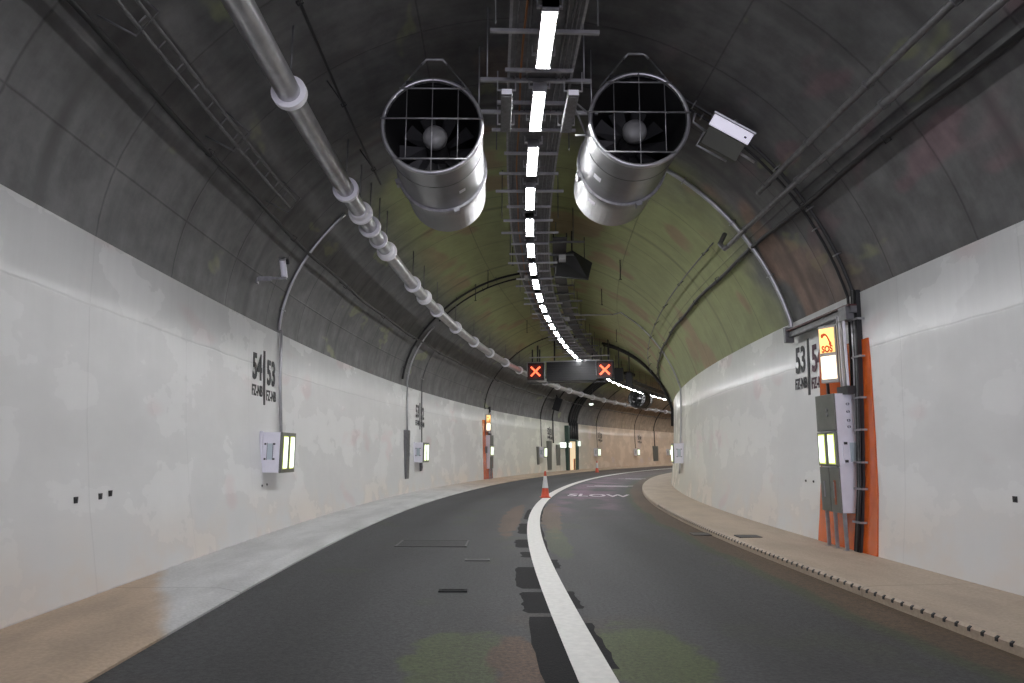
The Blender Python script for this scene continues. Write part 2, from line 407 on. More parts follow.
def text_mesh(txt, size, depth=.0, xs=1., bold=0.):
    cu = bpy.data.curves.new('glyph', 'FONT'); cu.body = txt; cu.size = size; cu.extrude = depth; cu.offset = bold
    cu.align_x = 'CENTER'; cu.align_y = 'CENTER'; cu.resolution_u = 3
    o = bpy.data.objects.new('glyph', cu); C.objects.link(o)
    bpy.context.view_layer.update()
    me = bpy.data.meshes.new_from_object(o.evaluated_get(bpy.context.evaluated_depsgraph_get()))
    bpy.data.objects.remove(o); bpy.data.curves.remove(cu)
    for v in me.vertices: v.co.x *= xs
    return me
# painted wording across the right lane
rw = thing('road_wording', 'white painted wording on the reddish surface of the right lane, nearest the camera', 'road marking', P(26.9, 2.65, roadz(2.65)), -frame(26.9)[2], 'painted wording along the right lane')
me = text_mesh('SLOW', 1.05, .002, .78, .02)
me.name = 'letters'
for v in me.vertices: v.co.y *= 1.9; v.co.z += .008 - .0055*v.co.x
me.materials.append(M['rpaint']); o = bpy.data.objects.new('letters', me); C.objects.link(o); o.parent = rw
for (s, o0, o1, lab) in ((34.6, 1.7, 3.9, 'thin pair of white painted strokes on the right lane, just past the nearest wording'), (44.5, 2.4, 4.0, 'farthest white painted strokes on the right lane before the bend')):
    r2 = thing('road_wording', lab, 'road marking', P(s, (o0+o1)/2, roadz(2.6)), -frame(s)[2], 'painted wording along the right lane')
    for ds, a, b in ((-.45, o0, o1-.2), (.35, o0+.35, o1)):
        relocal(strip(s+ds-.14, s+ds+.14, a, b, roadz((a+b)/2)+.001, .006), r2).build('stroke', M['rpaint'], r2)
# kerb drain slots along the right kerb
m = MB()
for k in range(100):
    s = 4.4 + k*.17
    m.hexa([P(s, 4.368, -1.56), P(s+.03, 4.368, -1.56), P(s+.03, 4.42, -1.56), P(s, 4.42, -1.56), P(s, 4.370, -1.53), P(s+.03, 4.370, -1.53), P(s+.03, 4.395, -1.514), P(s, 4.395, -1.514)])
ds = m.build('drain_slots', M['dark'], kr); ds['kind'] = 'stuff'
def cover(name, label, s, o, w, l, z, mt, cat='drain cover', frm=None):
    t = thing(name, label, cat, P(s, o, z), -frame(s)[2])
    m = MB(); m.box((-w/2, -l/2, -.01), (w/2, l/2, .008)); m.build('plate', mt, t)
    m = MB(); q = .035
    for lo, hi in (((-w/2-q, -l/2-q, -.01), (w/2+q, -l/2, .012)), ((-w/2-q, l/2, -.01), (w/2+q, l/2+q, .012)), ((-w/2-q, -l/2, -.01), (-w/2, l/2, .012)), ((w/2, -l/2, -.01), (w/2+q, l/2, .012))): m.box(lo, hi)
    m.build('rim', frm or mt, t); return t
cover('drain_cover', 'small dark rectangular drain cover set in the right walkway', 12.9, 4.72, .34, .26, -1.497, M['dark'])
cover('drain_cover', 'dark gully grate against the right kerb edge on the road', 14.3, 4.20, .30, .34, -1.612, M['dark'])
asph = mat('asphalt filled lid', (.038, .038, .04), .7, noise=.3, nscale=50, bump=.4)
lidrim = mat('worn lid rim', (.075, .075, .075), .6)
cover('manhole_cover', 'flat rectangular asphalt lid in the middle of the left lane', 12.4, -.95, 1.15, .75, -1.583, asph, 'manhole cover', lidrim)
cover('manhole_cover', 'small bright edged lid in the left lane, nearer than the large lid', 10.6, -.10, .30, .10, -1.588, lidrim, 'manhole cover')
cover('manhole_cover', 'small dark lid in the left lane, nearest of the three', 8.3, -.32, .26, .07, -1.588, M['patch'], 'manhole cover')

# ================================================================ OVERHEAD: lights and trays
def wall_frame(s, side, z=0.):
    """empty frame on the wall: local x runs along the wall to the viewer's right, y out into the wall"""
    h = frame(s)[2]; return P(s, wall_o(z, side, s), z), (PI/2 - h if side < 0 else -PI/2 - h)
TRZ = 5.46
tray = thing('cable_tray', 'wide grey ceiling cable tray carrying the row of lamps', 'cable tray', P(0, .78, TRZ))
def pt(mb, name, mt, root=None, **k):
    if root: relocal(mb, root)
    return mb.build(name, mt, root, **k)
for o0, o1 in ((.30, .335), (1.225, 1.26)):
    m = MB(); m.bar(-6, 118, rect(o0, TRZ, o1, TRZ+.10), .8); pt(m, 'side_rail', M['galv'], tray)
m = MB(); m.sweep(-6, 118, [(.33, TRZ+.025), (1.23, TRZ+.025)], .8)
pt(m, 'tray_floor', M['dgalv'], tray)
bars = []
k = 0; s = -3.0
rr = random.Random(5)
while s < 96 and k < 100:
    w0, w1 = (.15, 1.32) if k % 3 else (.05, 1.48)
    if k % 3 == 1: w0, w1 = .26, 1.24
    m = MB(); m.bar(s, s+.045, rect(w0, TRZ-.055, w1, TRZ-.005), .1)
    pt(m, 'crossbar', M['galv'] if k % 2 else M['steel'], tray); k += 1; s += .93 if k % 2 else .93
for o_, dr in ((.40, 0), (.50, 1), (.58, 2), (1.02, 3), (1.10, 4), (1.17, 5)):
    m = MB(); pts = [P(q, o_ + .012*math.sin(q*1.7+dr*2), TRZ + .005 - .0*math.sin(q)) for q in np.arange(-6, 118, .9)]
    m.tube(pts, .016, 6); b = m.build('power_cable', M['cable_o'] if dr == 1 else M['dgalv'])
    tag(b, ['thin grey cable along the left edge of the ceiling tray', 'thin orange cable along the ceiling tray left of the lamps', 'thin grey cable close left of the lamps under the tray', 'thin grey cable close right of the lamps under the tray', 'thin grey cable second from the right edge of the ceiling tray', 'thin grey cable along the right edge of the ceiling tray'][dr], 'cable', 'cables under the ceiling tray')
# tray hangers
hroot = []
for k in range(24):
    s = .6 + 3.72*k
    if s < 5: continue
    for o_ in (.12, 1.44):
        zc = CZ + math.sqrt(RR**2 - (o_-CO)**2)
        m = MB(); m.tube([P(s, o_, TRZ-.03), P(s, o_, zc+.02)], .012, 6); pt(m, 'hanger_rod', M['dgalv'], tray)

# luminaires
lroot = thing('ceiling_luminaire', 'lit white strip lamp nearest the camera, top of the picture', 'lamp', P(8.05, .775, 5.24), -frame(8.05)[2], 'strip lamps along the ceiling tray')
m = MB(); m.box((-.10, -.64, .0), (.10, .64, .10)); m.box((-.10, -.64, -.045), (.10, -.615, .10)); m.box((-.10, .615, -.045), (.10, .64, .10)); m.build('housing', M['galv'], lroot)
m = MB(); m.box((-.078, -.61, -.018), (.078, .61, .004)); m.build('diffuser', M['lamp'], lroot, bevel=.012)
m = MB()
for y in (-.5, .5): m.box((-.16, y-.02, .08), (.16, y+.02, .11)); m.box((-.16, y-.02, .09), (-.145, y+.02, .22)); m.box((.145, y-.02, .09), (.16, y+.02, .22))
m.build('bracket', M['steel'], lroot)
ords = ['second', 'third', 'fourth', 'fifth', 'sixth', 'seventh', 'eighth', 'ninth', 'tenth']
for k in range(-2, 47):
    if k == 0: continue
    s = 8.05 + 1.86*k
    if 1 <= k <= 9: lab = 'lit white strip lamp, %s from the camera along the ceiling tray' % ords[k-1]
    elif k < 0: lab = 'lit white strip lamp on the ceiling tray behind the camera'
    elif k < 17: lab = 'lit white strip lamp small in the bending row above the overhead sign'
    else: lab = 'tiny lit white strip lamp in the dotted row past the overhead sign'
    g = 'strip lamps along the ceiling tray'
    if k < 0: g = 'strip lamps behind the camera'
    elif k >= 17: g = 'distant strip lamps past the overhead sign'
    elif k > 9: g = 'strip lamps before the overhead sign'
    dup(lroot, P(s, .775, 5.24), -frame(s)[2], lab, g)
# two unlit luminaires on U brackets either side of the second lamp
for o_, lab, rz in ((.29, 'unlit grey ribbed lamp hanging left of the second lit lamp', 0), (1.27, 'unlit grey ribbed lamp hanging right of the second lit lamp', 0)):
    s = 9.92; t = thing('unlit_luminaire', lab, 'lamp', P(s, o_, 5.16), -frame(s)[2])
    m = MB(); m.box((-.085, -.6, 0), (.085, .6, .09)); m.build('housing', M['dgalv'], t, bevel=.01)
    m = MB()
    for i in range(9): m.box((-.075 + i*.0172, -.56, -.012), (-.067 + i*.0172, .56, .002))
    m.build('ribs', M['galv'], t)
    m = MB(); m.box((-.075, -.622, .005), (.075, -.6, .085)); m.build('end_cap', M['lav'], t, bevel=.005)
    m = MB()
    for y in (-.56, .5):
        m.box((-.14, y, .088), (.14, y+.02, .108)); m.box((-.14, y, .1), (-.125, y+.02, .40)); m.box((.125, y, .1), (.14, y+.02, .40))
    m.build('hanger_bracket', M['steel'], t)
for s_, a, b, z_, lab in ((9.38, -.10, 1.54, 5.42, 'wide steel channel crossing under the tray at the unlit lamps'), (10.35, -.25, 1.78, 5.42, 'steel channel reaching between the two jet fans')):
    m = MB(); m.bar(s_, s_+.06, rect(a, z_, b, z_+.05), .1)
    for o_ in (a+.1, b-.1): m.tube([P(s_+.03, o_, z_), P(s_+.03, o_, CZ+math.sqrt(RR**2-(o_-CO)**2))], .012, 6)
    tag(m.build('support_channel', M['steel']), lab, 'bracket')
# black cable tray right of the lamps on the further ceiling
t2 = thing('cable_tray', 'dark cable tray to the right of the lamps, following the bend', 'cable tray', P(18, 1.6, 5.7), 0)
m = MB(); m.bar(17.5, 110, rect(1.36, 5.60, 1.72, 5.62), .8); pt(m, 'tray_floor', M['dark'], t2)
for o_ in (1.35, 1.70):
    m = MB(); m.bar(17.5, 110, rect(o_, 5.60, o_+.03, 5.72), .8); pt(m, 'side_rail', M['dark'], t2)
for k in range(60):
    s = 17.8 + 1.24*k; m = MB(); m.bar(s, s+.05, rect(1.2, 5.55, 1.95 + (.25 if k % 3 == 0 else 0), 5.60), .1); pt(m, 'crossbar', M['dgalv'], t2)
    if k % 2 == 0:
        zc = CZ + math.sqrt(RR**2 - (1.9-CO)**2); m = MB(); m.tube([P(s, 1.9, 5.57), P(s, 1.9, zc+.02)], .014, 6); pt(m, 'hanger_rod', M['dgalv'], t2)
# small equipment boxes on the far trays
for s, o_, z_, w in ((18.9, 1.62, 5.36, .2), (22.6, 1.0, 5.40, .16), (28.2, 1.45, 5.40, .2), (30.4, 1.3, 5.40, .2), (21.0, .5, 5.36, .14)):
    t = thing('junction_box', 'small grey junction box under the ceiling tray, %s' % {18.9: 'right of the sixth lamp', 22.6: 'right of the ninth lamp', 28.2: 'pale and beside the far bending lamps', 30.4: 'beyond the pale one beside the bending lamps', 21.0: 'left of the eighth lamp'}[s], 'junction box', P(s, o_, z_), -frame(s)[2])
    m = MB(); m.box((-w/2, -.18, 0), (w/2, .18, .12)); m.build('body', M['lightgrey'], t, bevel=.01)
    m = MB(); m.box((-w/2+.02, -.14, -.012), (w/2-.02, .14, .004)); m.build('lid', M['galv'], t)

# ================================================================ JET FANS
def jet_fan(loc, rz, rx, label, stickers):
    t = thing('jet_fan', label, 'jet fan', loc, rz, 'big jet fans under the ceiling'); t.rotation_euler = (rx, 0, rz)
    L = 2.95
    m = MB(); m.lathe([(.765, .03), (.765, 1.66), (.765, 1.74), (.745, L), (.60, L+.02), (.60, L-.4)], 48); m.build('casing', M['casing'], t)
    m = MB(); m.lathe([(.74, 0), (.70, .45), (.68, .9), (.68, L-.2), (.0, L-.19)], 40); m.fixn = False; m.build('inner_duct', M['fandark'], t)
    m = MB(); prof = [(.77 + .036*math.cos(a), .03 + .045*math.sin(a)) for a in np.linspace(0, 2*PI, 11)]; m.lathe(prof, 48); m.build('rim', M['steel'], t)
    m = MB(); m.lathe([(.765, 1.64), (.81, 1.64), (.81, 1.69), (.81, 1.74), (.765, 1.74)], 48, smooth=False); m.build('flange', M['galv'], t)
    m = MB(); m.lathe([(.766, .62), (.772, .625), (.772, .64), (.766, .645)], 48); m.build('seam_band', M['dgalv'], t)
    for ang in (-1.25, .35, 2.2):
        a = ang - PI/2; m = MB(); m.box((-.05, 1.6, .78), (.05, 1.78, .86), Matrix.Rotation(-(a-PI/2), 4, 'Y')); m.build('clamp', M['galv'], t)
    m = MB(); m.lathe([(.0, .30), (.08, .305), (.14, .325), (.18, .36), (.20, .42), (.19, .50)], 32); m.build('hub', M['hub'], t)
    m = MB(); m.lathe([(.0, .49), (.17, .49), (.17, 1.8)], 24); m.build('motor', M['fandark'], t)
    for k in range(10):
        a = 2*PI*k/10; Mx = Matrix.Rotation(a, 4, 'Y')
        m = MB(); m.hexa([Mx @ Vector(v) for v in ((.2, .95, -.07), (.2, 1.05, .07), (.2, 1.06, .07), (.2, .96, -.07), (.66, .98, -.13), (.66, 1.04, .13), (.66, 1.05, .13), (.66, .99, -.13))])
        m.build('blade', M['fandark'], t)
    def gb(p, q, r, nm='grille_bar'): m = MB(); m.tube([p, q], r, 6); m.build(nm, M['galv'], t)
    gb((-.80, -.03, .10), (.80, -.03, .10), .014); gb((-.54, -.03, -.56), (.54, -.03, -.56), .014)
    gb((-.52, -.03, .60), (.52, -.03, .60), .013)
    for x in (-.40, 0, .40):
        z = math.sqrt(.77**2 - x*x) if x == 0 else .60
        gb((x, -.02, -z if x == 0 else -.56), (x, -.02, z), .008)
    # mounting yoke, hangers and top brackets
    m = MB(); m.box((-.44, .10, .72), (.44, .18, .80)); m.build('mounting_beam', M['dark'], t); m = MB(); m.box((-.44, 2.3, .72), (.44, 2.38, .80)); m.build('mounting_beam', M['dark'], t)
    for y in (.14, 2.34):
        for sx in (-1, 1):
            m = MB(); m.tube([(sx*.60, y, .60), (sx*.17, y, 1.16)], .013, 6); m.build('hanger_rod', M['dgalv'], t)
        m = MB(); m.tube([(-.20, y, 1.11), (-.13, y, 1.19), (.13, y, 1.19), (.20, y, 1.11)], .022, 8); m.build('top_bracket', M['galv'], t)
    for (ang, y, w, h) in stickers:
        a = ang; c, s_ = math.cos(a), math.sin(a); m = MB(); r = .768
        vs = []
        for i in range(5):
            q = a + (i/4 - .5) * w / r
            for yy_ in (y, y+h): vs.append((r*math.cos(q), yy_, r*math.sin(q)))
        m.add(vs, [(2*i, 2*i+1, 2*i+3, 2*i+2) for i in range(4)]); m.build('label_plate', M['lav'], t)
    return t
s = 10.0; f1 = jet_fan(P(s, 2.38, 5.16), -frame(11.4)[2] - .0, 0.0, 'large round steel jet fan right of the ceiling lamps', [(-2.35, .95, .16, .16), (-2.30, 2.0, .16, .16)])
f2 = jet_fan(P(s, -.86, 5.01), -frame(11.4)[2] - .0, 0.0, 'large round steel jet fan left of the ceiling lamps', [(-1.0, 1.0, .12, .12)])
for f in (f1, f2): del f['group']
# far jet fan in the bend, seen dark against the ceiling
ff = jet_fan(P(63, .35, 4.72), -frame(64)[2], 0, 'tiny dark jet fan far off beneath the dotted lamp row', [])
del ff['group']
for o in ff.children:
    if o.name.split('.')[0] in ('casing', 'rim', 'hub', 'flange', 'grille_bar'): o.data.materials[0] = M['dark']
# diagonal brace beside the right fan
m = MB()
for a, b in (((9.9, 1.30, 5.42), (10.15, 1.62, 5.30)), ((9.9, 1.30, 5.42), (10.3, 1.58, 5.02)), ((10.15, 1.62, 5.30), (10.3, 1.62, 5.02)), ((10.3, 1.40, 5.02), (10.3, 1.64, 5.02))): m.tube([P(*a), P(*b)], .016, 6)
tag(m.build('fan_brace', M['galv']), 'small triangular steel brace between the lamps and the right jet fan', 'bracket')

# ================================================================ WATER PIPE
PO, PZ, PR = -2.58, 4.65, .155
wp = thing('water_pipe', 'thick galvanised pipe with white collars along the left ceiling', 'pipe', P(6, PO, PZ))
m = MB(); m.tube([P(q, PO, PZ) for q in np.arange(-5, 120, .8)], PR, 20); pt(m, 'pipe', M['pipe'], wp)
rings = [(3.2, 0), (8.45, 1), (11.75, 1), (12.85, 2), (13.75, 1), (14.6, 0), (15.4, 2), (18.6, 1), (20.1, 2), (22.1, 1), (25.2, 1), (28.6, 1), (31.9, 1), (35.4, 1), (38.8, 1)]
rings += [(42.2 + 3.4*k, 1) for k in range(16)]
for q, kd in rings:
    m = MB(); w, r_ = ((.07, .205), (.10, .23), (.26, .235))[kd]
    n = 28; vs = []
    prof = [(PR, -w/2), (r_, -w/2), (r_, w/2), (PR, w/2)] if kd < 2 else [(PR, -w*.6), (PR+.03, -w*.55), (PR+.035, 0), (r_-.01, w*.15), (r_, w*.2), (r_, w*.5), (PR, w*.55)]
    T = Matrix.Translation(P(q, PO, PZ)) @ Matrix.Rotation(-frame(q)[2], 4, 'Z')
    m.lathe(prof, n, T, smooth=False); pt(m, 'collar', M['collar'], wp, bevel=.006)
    zc = CZ + RR*math.cos(math.asin((PO-CO)/RR)) if False else CZ + math.sqrt(RR**2 - (PO-CO)**2)
    m = MB(); m.tube([P(q, PO, PZ+PR), P(q, PO, zc+.02)], .014, 6); pt(m, 'hanger_rod', M['dgalv'], wp)

# ================================================================ LENGTHWISE CABLES AND CONDUITS
def longline(name, label, cat, th, r, rad, s0, s1, mt, clips=0, clipmat=None, hook=False, sag=0.):
    t = thing(name, label, cat, ring(s0, th, r))
    qs = list(np.arange(s0, s1, .7)) + [s1]
    m = MB(); m.tube([ring(q, th + sag*math.sin(q*1.3)/r, r) for q in qs], rad, 8); pt(m, 'run', mt, t)
    if hook:
        m = MB(); m.tube([ring(s1, th, r), ring(s1+.15, th, r-.05), ring(s1+.35, th-.03, r+.02), ring(s1+.45, th-.05, r+.28)], rad*1.1, 8); pt(m, 'end_bend', mt, t)
    if clips:
        q = s0 + .9; c = 0
        while q < s1 and c < 60:
            m = MB(); hd = rad + .014
            a = ring(q, th - hd/r, r - rad*1.2); b = ring(q, th + hd/r, r - rad*1.2); d_ = ring(q, th - hd/r, r + rad*1.2); e_ = ring(q, th + hd/r, r + rad*1.2)
            m.tube([a, b, e_, d_, a], .010, 5, True); m.tube([ring(q, th, r + rad), ring(q, th, RR + .01)], .012, 5); pt(m, 'clip', clipmat or M['dgalv'], t); q += clips; c += 1
    return t
def th_of(o, z): return math.atan2(o - CO, z - CZ), math.hypot(o - CO, z - CZ)
tA, rA = th_of(-3.79, 4.05); longline('black_cable', 'thick black cable along the left ceiling below the cable tray', 'cable', tA, min(rA, 5.46), .034, -3, 100, M['black'], 3.7, M['dark'], sag=.02)
tE, rE = th_of(5.34, 4.14); longline('black_cable', 'thick black cable low along the right side of the ceiling', 'cable', tE, min(rE, 5.46), .040, -3, 60, M['black'], 2.6, M['dark'], sag=.02)
tF = .88; longline('conduit', 'grey ceiling conduit at upper right, ending short near the white topped box', 'conduit', tF, 5.11, .042, -3, 11.1, M['dgalv'], 1.6, M['dgalv'])
tG = .94; longline('conduit', 'grey ceiling conduit at right that hooks up at its far end', 'conduit', tG, 5.10, .045, -3, 13.4, M['dgalv'], 2.4, M['dgalv'], hook=True)
tg, rg = .88, 5.36; longline('conduit', 'thin dark line of clips continuing along the far right ceiling', 'conduit', tg, rg, .016, 14.6, 60, M['dgalv'], 3.1, M['dark'])
tC, rC = th_of(-2.16, 5.20); longline('conduit', 'thin dark conduit between the big pipe and the left fan', 'conduit', tC, rC+.1, .022, -3, 13.0, M['dark'], 2.4, M['dark'])
# ladder tray left of the big pipe
lt = thing('cable_ladder', 'narrow double rail cable ladder on the left ceiling between pipe and black cable', 'cable tray', ring(4, -.92, 5.15))
for dth in (-.018, .012):
    m = MB(); m.tube([ring(q, -.915 + dth, 5.12) for q in np.arange(-3, 11.6, .6)], .022, 6); pt(m, 'rail', M['dgalv'], lt)
for k in range(20):
    q = 3. + .42*k; m = MB(); m.tube([ring(q, -.936, 5.12), ring(q, -.9, 5.12)], .01, 5); pt(m, 'rung', M['dgalv'], lt)
for q in (6.4, 9.0, 11.4):
    m = MB(); m.tube([ring(q, -.96, RR), ring(q, -.95, 5.08), ring(q, -.885, 5.08), ring(q, -.88, RR)], .014, 6); pt(m, 'bracket', M['dgalv'], lt)
tH, rH = th_of(-4.25, 3.35); 
# ================================================================ RING CONDUITS (run round the lining)
def ringrun(name, label, cat, s, th0, th1, r, rad, mt, down=None, side=1, clips=.24, clipm=None, ds=0.):
    """arc round the lining at station s, then optionally down the wall to height down"""
    t = thing(name, label, cat, ring(s, th1, r))
    n = 18; pts = [ring(s, th0 + (th1-th0)*i/n, r) for i in range(n+1)]
    if down is not None:
        zs = [2.5, 1.5, .3, -.6, -1.48]; 
        for z in zs:
            if z > down: pts.append(P(s+ds, wall_o(z, side, s) - side*(rad+.02), z))
        pts.append(P(s+ds, wall_o(down, side, s) - side*(rad+.02), down))
    m = MB(); m.tube(pts, rad, 8); pt(m, 'run', mt, t)
    th = min(th0, th1) + .08
    while th < max(th0, th1):
        m = MB(); T = [ring(s-.055, th, RR+.01), ring(s-.055, th, r-rad-.01), ring(s+.055, th, r-rad-.01), ring(s+.055, th, RR+.01)]
        m.tube(T, .012, 5); pt(m, 'clip', clipm or M['galv'], t); th += clips
    return t
thw = 1.309
ringrun('conduit', 'bright steel conduit curving down the left wall to the nearest light box', 'conduit', 14.05, -.78, -thw, 5.49, .032, M['steel'], .36, -1)
ringrun('conduit', 'short bright steel conduit above the second light box on the left wall', 'conduit', 25.3, -.85, -thw, 5.45, .030, M['steel'], .80, -1)
ringrun('conduit', 'thin steel conduit dropping to the second light box past the bright one', 'conduit', 27.3, -.95, -thw, 5.47, .022, M['dgalv'], .38, -1)
ringrun('conduit', 'bright curved steel conduit right of the right jet fan', 'conduit', 13.4, .56, thw, 5.46, .045, M['steel'], 2.38, 1)
ringrun('conduit', 'bright curved steel conduit leading down to the far right light box', 'conduit', 28.3, .70, thw, 5.46, .030, M['steel'], -.80, 1)
m = MB(); m.tube([P(28.2, 1.1, 5.62), P(28.3, 3.35, 5.62)], .028, 8)
m.tube([P(28.3, 3.35, 5.62), P(28.3, CO+5.46*math.sin(.58), CZ+5.46*math.cos(.58)), P(28.3, CO+5.46*math.sin(.71), CZ+5.46*math.cos(.71))], .024, 8)
tag(m.build('conduit', M['steel']), 'straight level silver tube crossing right from the lamps in mid ceiling', 'conduit')
# pairs of black ring cables near the emergency phone cabinet (right wall)
ringrun('black_cable', 'black cable arching down the right lining to the phone cabinet, nearer of two', 'cable', 10.78, .46, thw, 5.47, .030, M['black'], -1.45, 1, .16)
ringrun('black_cable', 'black cable arching down the right lining to the phone cabinet, farther of two', 'cable', 10.98, .50, thw, 5.47, .024, M['black'], 1.0, 1, .5)
# dark cables following rings further on
for s_, a, b, rr_, lab in ((24.7, .0, -1.28, .040, 'black ring cable from the lamps over to the second left light box'), (25.35, .0, -.80, .030, 'thinner black ring cable beside the one at the second left light box'), (38.2, -.15, -1.309, .03, 'dark cable dropping to the left emergency phone cabinet'), (51.0, -.3, -1.309, .03, 'dark cable dropping to the third left light box'), (54.0, -.8, -1.309, .05, 'dark cable dropping near the grey door plates'), (66.0, -.3, -1.309, .028, 'thin dark cable dropping to the light box right of the lit doorway'), (77.6, -.3, -1.309, .028, 'thin dark cable dropping to the farthest but one light box'), (84.0, -.3, -1.309, .05, 'dark cable dropping to the far grey plate')):
    dn = {24.7: None, 25.35: None, 38.2: 2.4, 51.0: .4, 54.0: .7, 66.0: .4, 77.6: .4, 84.0: .7}[s_]
    ringrun('black_cable', lab, 'cable', s_, a, b, 5.46, rr_, M['black'], dn, -1, .3, M['dark'])
for k, s_ in enumerate((58.3, 58.9, 59.5, 60.1)):
    ringrun('black_cable', 'thick black cable in the bundle curving down to the lit doorway, %s' % ('leftmost', 'second from left', 'third from left', 'rightmost')[k], 'cable', s_, .05, -thw, 5.40, .13, M['black'], 1.05, -1, .5, M['dark'])
for k, s_ in enumerate((40.6, 41.3)):
    ringrun('black_cable', 'thick black cable curving right and down behind the overhead sign, %s' % ('nearer', 'farther')[k], 'cable', s_, .25, thw, 5.38, .08, M['black'], 1.5, 1, .6, M['dark'])

# short vertical hanging hooks on the ceiling
for s_, th in ((23.5, -.32), (21.6, -.12), (24.5, -.44), (33, -.3), (34, .5), (21.0, .52), (26, .42)):
    m = MB(); a = ring(s_, th, RR); m.tube([a + Vector((0, 0, .02)), a - Vector((0, 0, .62))], .014, 5); b = ring(s_, th, RR) - Vector((0, 0, .62))
    m.tube([b - Vector((.04, 0, 0)), b + Vector((.04, 0, 0))], .012, 5)
    hl = {23.5: 'left of the ninth lamp', 21.6: 'just left of the eighth lamp', 24.5: 'farthest left, between pipe and lamps', 33: 'left above the overhead sign', 34: 'right above the overhead sign', 21.0: 'right of the black horn speaker', 26: 'behind the black horn speaker'}[s_]
    tag(m.build('hanging_rod', M['dark']), 'short thin dark rod hanging from the ceiling, ' + hl, 'hanger')

# ================================================================ CEILING EQUIPMENT
# horn loudspeaker
hs = thing('horn_loudspeaker', 'black angular horn loudspeaker hung right of the lamps in mid ceiling', 'loudspeaker', P(19.6, 1.93, 5.35), -frame(19.6)[2])
def frustum(c0, w0, h0, c1, w1, h1):
    c0, c1 = Vector(c0), Vector(c1)
    return [c0 + Vector((-w0, 0, -h0)), c0 + Vector((w0, 0, -h0)), c1 + Vector((w1, 0, -h1)), c1 + Vector((-w1, 0, -h1)), c0 + Vector((-w0, 0, h0)), c0 + Vector((w0, 0, h0)), c1 + Vector((w1, 0, h1)), c1 + Vector((-w1, 0, h1))]
m = MB(); m.add([(-.50, -.1, -.30), (.44, .15, -.34), (.56, .15, .16), (-.02, -.25, .42), (-.46, -.1, .30), (-.1, .75, -.05), (.1, .75, -.05), (.1, .75, .15), (-.1, .75, .15)],
    [(0, 1, 2, 3, 4), (0, 5, 6, 1), (1, 6, 7, 2), (2, 7, 3), (3, 7, 8, 4), (4, 8, 5, 0), (5, 8, 7, 6)])
m.build('horn', M['dark'], hs)
m = MB()
pl = [(-.50, -.1, -.30), (.44, .15, -.34), (.56, .15, .16), (-.02, -.25, .42), (-.46, -.1, .30), (-.50, -.1, -.30)]
m.tube(pl, .02, 6); m.build('rim', M['black'], hs)
m = MB(); m.tube([(-.02, .1, .36), (-.02, .1, 1.13)], .02, 6); m.tube([(.35, .3, .1), (.35, .3, 1.0)], .015, 6); m.tube([(-.7, .05, .42), (0, .05, .38)], .03, 6); m.build('hanger', M['dark'], hs)

# white topped camera housing on the right lining
jb = thing('equipment_box', 'dark box with white sloped cover plate on the lining right of the right fan', 'equipment box', P(10.6, 3.93, 5.15), -frame(10.7)[2])
a = Vector((.73, 0, -.42)).normalized()
n_ = Vector((-a.z*-1, 0, a.x)) ; n_ = Vector((.42, 0, .73)).normalized()
X = Matrix(((a.x, 0, n_.x, 0), (0, 1, 0, 0), (a.z, 0, n_.z, 0), (0, 0, 0, 1)))
tilt = X @ Matrix.Rotation(.35, 4, 'X')
m = MB(); m.box((-.33, -.10, -.28), (.33, .10, .02), tilt); m.build('body', mat('dark olive box', (.06, .062, .045), .6), jb, bevel=.01)
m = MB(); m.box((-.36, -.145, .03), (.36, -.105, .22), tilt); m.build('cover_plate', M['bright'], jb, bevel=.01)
m = MB(); m.box((-.38, -.16, .23), (.38, .10, .255), tilt); m.build('visor', M['galv'], jb)
m = MB(); m.box((.24, -.152, .10), (.28, -.14, .13), tilt); m.build('badge', M['dark'], jb)
m = MB(); m.tube([tilt @ Vector(v) for v in ((-.36, -.1, -.12), (-.36, -.1, -.34), (.20, -.1, -.34))], .02, 6); m.build('frame', M['galv'], jb)
m = MB(); m.tube([tilt @ Vector((-.33, .1, -.05)), tilt @ Vector((-.60, .05, -.02)), tilt @ Vector((-.64, .05, .12))], .022, 6); m.tube([tilt @ Vector((.30, .05, -.1)), tilt @ Vector((.62, .05, -.12))], .022, 6)
m.tube([tilt @ Vector((0, .08, .1)), tilt @ Vector((0, .12, .36))], .025, 6); m.build('arm', M['steel'], jb)
# cctv camera on the left wall
o_ = lining(math.atan2(-5.13, 2.07))[0]
cc = thing('security_camera', 'small white security camera on a bracket arm on the left lining', 'camera', P(12.6, o_, 3.22), -frame(12.6)[2])
m = MB(); m.box((-.03, -.06, -.09), (.02, .06, .09)); m.build('wall_plate', M['galv'], cc)
m = MB(); m.box((.0, -.03, -.045), (.28, .03, .045)); m.box((.26, -.04, -.01), (.56, .04, .035)); m.build('arm', M['galv'], cc, bevel=.006)
Mc = Matrix.Translation((.50, -.02, .18)) @ Matrix.Rotation(math.radians(-60), 4, 'X')
m = MB(); m.lathe([(0, -.20), (.052, -.20), (.058, -.19), (.058, .16), (0, .16)], 20, Mc, smooth=False); m.build('housing', M['lav'], cc)
m = MB(); m.lathe([(0, -.212), (.034, -.212), (.034, -.19)], 16, Mc, smooth=False); m.build('lens', M['black'], cc)
m = MB(); m.lathe([(.045, -.20), (.066, -.225), (.068, -.20), (.058, -.18)], 20, Mc); m.build('hood', M['galv'], cc)
m = MB(); m.lathe([(0, -.20), (.03, -.20), (.03, -.1), (0, -.1)], 12, Mc @ Matrix.Translation((.085, 0, .02)), smooth=False); m.build('sensor', M['black'], cc)

